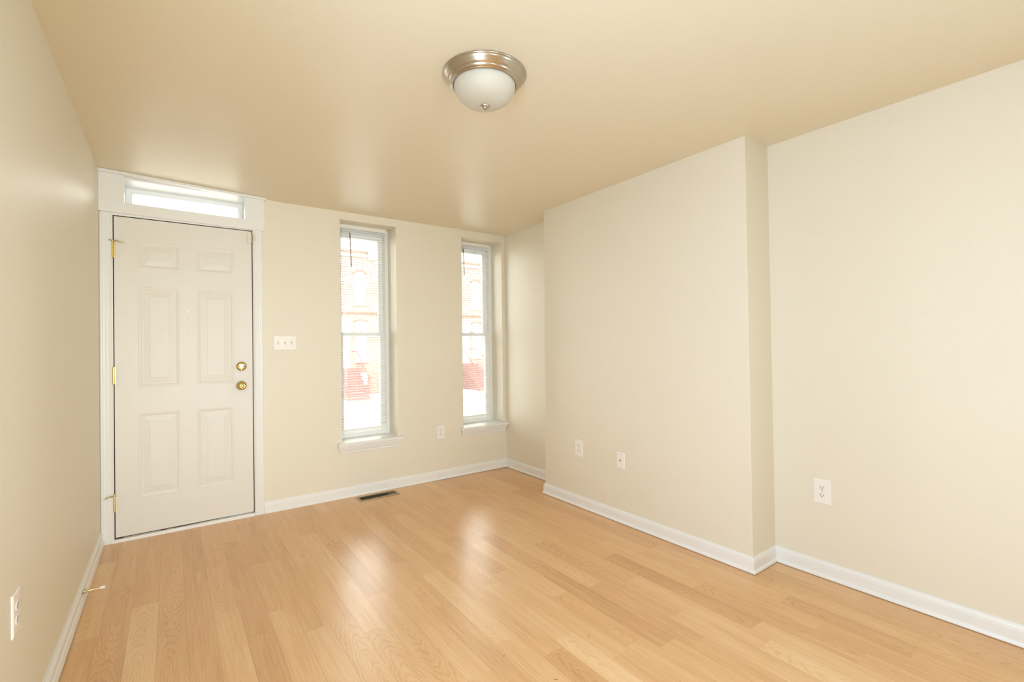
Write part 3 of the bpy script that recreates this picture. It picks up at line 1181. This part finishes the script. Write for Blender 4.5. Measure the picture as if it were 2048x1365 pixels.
def arched_window(parent, xc, w_, z0, z1t, arch, name='window'):
    n = 12

    def outline(hw, zb, zt, rise, inset=0):
        pts = [(xc - hw, zb), (xc + hw, zb)]
        for i in range(n + 1):
            t = 1 - 2 * i / n
            pts.append((xc + hw * t, zt + rise * (1 - t * t)))
        return pts
    hw = w_ / 2
    # trim ring in dark brick around the arch, standing proud of the wall
    ring = MB()
    for i in range(n):
        t0, t1 = 1 - 2 * i / n, 1 - 2 * (i + 1) / n
        q = []
        for t, e in ((t0, 0), (t1, 0), (t1, .11), (t0, .11)):
            q.append((xc + (hw + e) * t, z1t + arch * (1 - t * t) + e))
        vs = [(x_, YH - .06, z_) for x_, z_ in q] + [(x_, YH + .02, z_) for x_, z_ in q]
        ring.add(vs, [(0, 1, 2, 3), (0, 1, 5, 4), (1, 2, 6, 5), (2, 3, 7, 6), (3, 0, 4, 7)])
    wn_ = MB()
    o1 = outline(hw, z0, z1t, arch)
    o2 = [(xc + (x_ - xc) * .84, z0 + .07 + (z_ - z0) * .93 - (.02 if z_ > z0 + .1 else 0)) for x_, z_ in o1]
    k = len(o1)
    vs = [(x_, YH - .02, z_) for x_, z_ in o1] + [(x_, YH - .02, z_) for x_, z_ in o2] + [(x_, YH + .06, z_) for x_, z_ in o2]
    wn_.add(vs, [(i, (i + 1) % k, k + (i + 1) % k, k + i) for i in range(k)] + [(k + i, k + (i + 1) % k, 2 * k + (i + 1) % k, 2 * k + i) for i in range(k)])
    zm = (z0 + z1t) / 2
    wn_.box(xc - hw * .86, YH - .015, zm - .035, xc + hw * .86, YH + .05, zm + .035)
    fo = wn_.build(name, PAINTW, parent)
    pn = MB()
    pn.add([(x_, YH - .004, z_) for x_, z_ in o2], [tuple(range(k))])
    pn.add([(x_, YH - .002, z_) for x_, z_ in o2], [tuple(reversed(range(k)))])
    pn.build('pane', PANE, fo)
    ring.build('brick_arch', BRICKD, parent)
    s = MB()
    s.box(xc - hw - .08, YH - .10, z0 - .12, xc + hw + .08, YH + .02, z0)
    s.build('stone_sill', STONE, parent)


def row_house(x0, label, cam_near=True):
    x1 = x0 + 4.02
    root = empty('row_house', ((x0 + x1) / 2, YH, GZ), label, 'house', 'brick row houses across the street')
    b = MB()
    b.box(x0 + .004, YH, GZ, x1 - .004, YH + 8, 6.9)
    b.build('brick_wall', BRICK, root)
    c_ = MB()
    c_.box(x0 + .01, YH - .35, 7.30, x1 - .01, YH + .1, 7.60)
    c_.box(x0 + .01, YH - .20, 6.90, x1 - .01, YH + .1, 7.30)
    c_.box(x0 + .01, YH - .10, 6.55, x1 - .01, YH + .0, 6.66)
    c_.build('cornice', PAINTW, root)
    for xb in (x0 + .12, x1 - .12):
        k_ = MB()
        k_.hexa([(xb - .1, YH - .12, 6.45), (xb + .1, YH - .12, 6.45), (xb + .1, YH - .001, 6.45), (xb - .1, YH - .001, 6.45),
                 (xb - .1, YH - .42, 7.30), (xb + .1, YH - .42, 7.30), (xb + .1, YH - .201, 7.30), (xb - .1, YH - .201, 7.30)])
        k_.build('cornice_bracket', PAINTW, root)
    d_ = MB()
    d_.box(x0 + .01, YH - .05, 3.10, x1 - .01, YH + .0, 3.17)
    nn = 22
    for i in range(nn):
        xx = x0 + .08 + (x1 - x0 - .16) * i / (nn - 1)
        d_.box(xx - .045, YH - .06, 3.19, xx + .045, YH + .0, 3.28)
    d_.build('brick_course', BRICKD, root)
    wx = x0 + 3.30
    arched_window(root, wx, .68, 3.78, 5.50, .14)
    arched_window(root, x0 + 1.0, .68, 3.78, 5.50, .14)
    arched_window(root, wx + .04, .70, .40, 2.62, .12)
    arched_window(root, x0 + .75, .70, .40, 2.62, .12)
    # basement light
    m_ = MB()
    m_.box(wx - .36, YH - .04, -1.08, wx + .36, YH + .02, -.36)
    bw = m_.build('basement_window', PAINTW, root)
    # door
    m_ = MB()
    dx = x0 + 2.20
    m_.box(dx - .48, YH - .05, .02, dx + .48, YH + .02, 2.72)
    dr_ = m_.build('house_door', PAINTW, root)
    m_ = MB()
    m_.box(dx - .36, YH - .065, 2.20, dx + .36, YH - .045, 2.60)
    m_.build('pane', PANE, dr_)
    # steps with railing
    m_ = MB()
    ns = 8
    zt = 0.0
    for i in range(ns):
        za = zt - i * (zt - GZ) / ns
        ya = YH - .9 - i * .28
        m_.box(dx - .60, ya - .28, GZ, dx + .60, ya + .02 if i else YH - .051, za)
    stp = m_.build('front_steps', STEPM, root)
    for s_ in (-1, 1):
        r_ = MB()
        xx = dx + s_ * .57
        zr0, zr1 = zt + .95, GZ + .2 + .95
        yr0, yr1 = YH - .95, YH - .9 - ns * .28
        r_.tube((xx, YH - .1, zr0), (xx, yr0, zr0), .03, n=8)
        r_.tube((xx, yr0, zr0), (xx, yr1, zr1), .03, n=8)
        for i in range(ns + 3):
            t = i / (ns + 2)
            yy = yr0 + (yr1 - yr0) * t
            zz = zr0 + (zr1 - zr0) * t
            r_.tube((xx, yy, zz - .92), (xx, yy, zz), .016, n=6)
        r_.build('railing', IRON, stp)
    return root


row_house(6.18, 'orange brick row house across the street, seen through the window nearer the door')
row_house(10.20, 'orange brick row house across the street, hidden mostly by the pier between the windows')
row_house(14.22, 'orange brick row house across the street, seen through the window beside the niche')


def car(x, y, label):
    root = empty('parked_car', (x, y, GZ - .14), label, 'car')
    z0 = GZ - .14
    paint = mat('silver_car_paint', srgb(196, 198, 202), .3, .4)
    dark = mat('tinted_car_glass', srgb(40, 44, 50), .1)
    tyre = mat('tyre_rubber', srgb(36, 36, 38), .8)
    Lh, Wh = 2.25, .88
    side = [(-2.25, .30), (-2.28, .62), (-2.15, .86), (-1.30, .97), (-.62, 1.40), (.75, 1.45), (1.50, 1.02), (2.18, .96), (2.28, .70), (2.25, .30)]
    m_ = MB()
    n = len(side)
    vs = []
    for s_, k in ((-1, 0), (1, 0)):
        for (a_, b_) in side:
            tuck = .16 * max(0, (b_ - .97)) / .48
            vs.append((x + a_, y + s_ * (Wh - tuck), z0 + b_))
    m_.add(vs, [(i, (i + 1) % n, n + (i + 1) % n, n + i) for i in range(n)])
    m_.add(vs[:n], [tuple(range(n))])
    m_.add(vs[n:], [tuple(range(n))])
    m_.build('car_body', paint, root, bevel=.04)
    for s_ in (-1, 1):
        g_ = MB()
        q = [(-1.12, 1.02), (1.30, 1.04), (.70, 1.39), (-.55, 1.35)]
        vs = []
        for d_ in (0.0, .012):
            for a_, b_ in q:
                tuck = .16 * max(0, (b_ - .97)) / .48
                vs.append((x + a_, y + s_ * (Wh - tuck + d_), z0 + b_))
        g_.hexa([vs[0], vs[1], vs[5], vs[4], vs[3], vs[2], vs[6], vs[7]])
        g_.build('side_window', dark, root)
    for (xa, za, xb_, zb_, nm) in ((-1.24, 1.00, -.68, 1.36, 'windscreen'), (1.42, 1.06, .82, 1.41, 'rear_window')):
        g_ = MB()
        dx_, dz_ = xb_ - xa, zb_ - za
        l_ = math.hypot(dx_, dz_)
        nx_, nz_ = (-dz_ / l_, dx_ / l_) if xa < 0 else (dz_ / l_, -dx_ / l_)
        o_ = .03
        vs = []
        for d_ in (-.01, o_):
            for xx, zz, ww in ((xa, za, .78), (xb_, zb_, .68)):
                vs.append((x + xx + nx_ * d_, y - ww, z0 + zz + abs(nz_) * d_))
                vs.append((x + xx + nx_ * d_, y + ww, z0 + zz + abs(nz_) * d_))
        g_.hexa([vs[0], vs[1], vs[3], vs[2], vs[4], vs[5], vs[7], vs[6]])
        g_.build(nm, dark, root)
    for xx in (-1.40, 1.42):
        for s_ in (-1, 1):
            t_ = MB()
            ys_ = y + s_ * .80
            t_.tube((x + xx, ys_ - .11, z0 + .32), (x + xx, ys_ + .11, z0 + .32), .32, n=28)
            w_ = t_.build('wheel', tyre, root, bevel=.02)
            h_ = MB()
            h_.tube((x + xx, ys_ + s_ * .111, z0 + .32), (x + xx, ys_ + s_ * .125, z0 + .32), .2, n=20)
            h_.build('hubcap', paint, w_)
    return root


car(6.4, 8.4, 'silver car parked at the near kerb, glimpsed low through the window beside the niche')
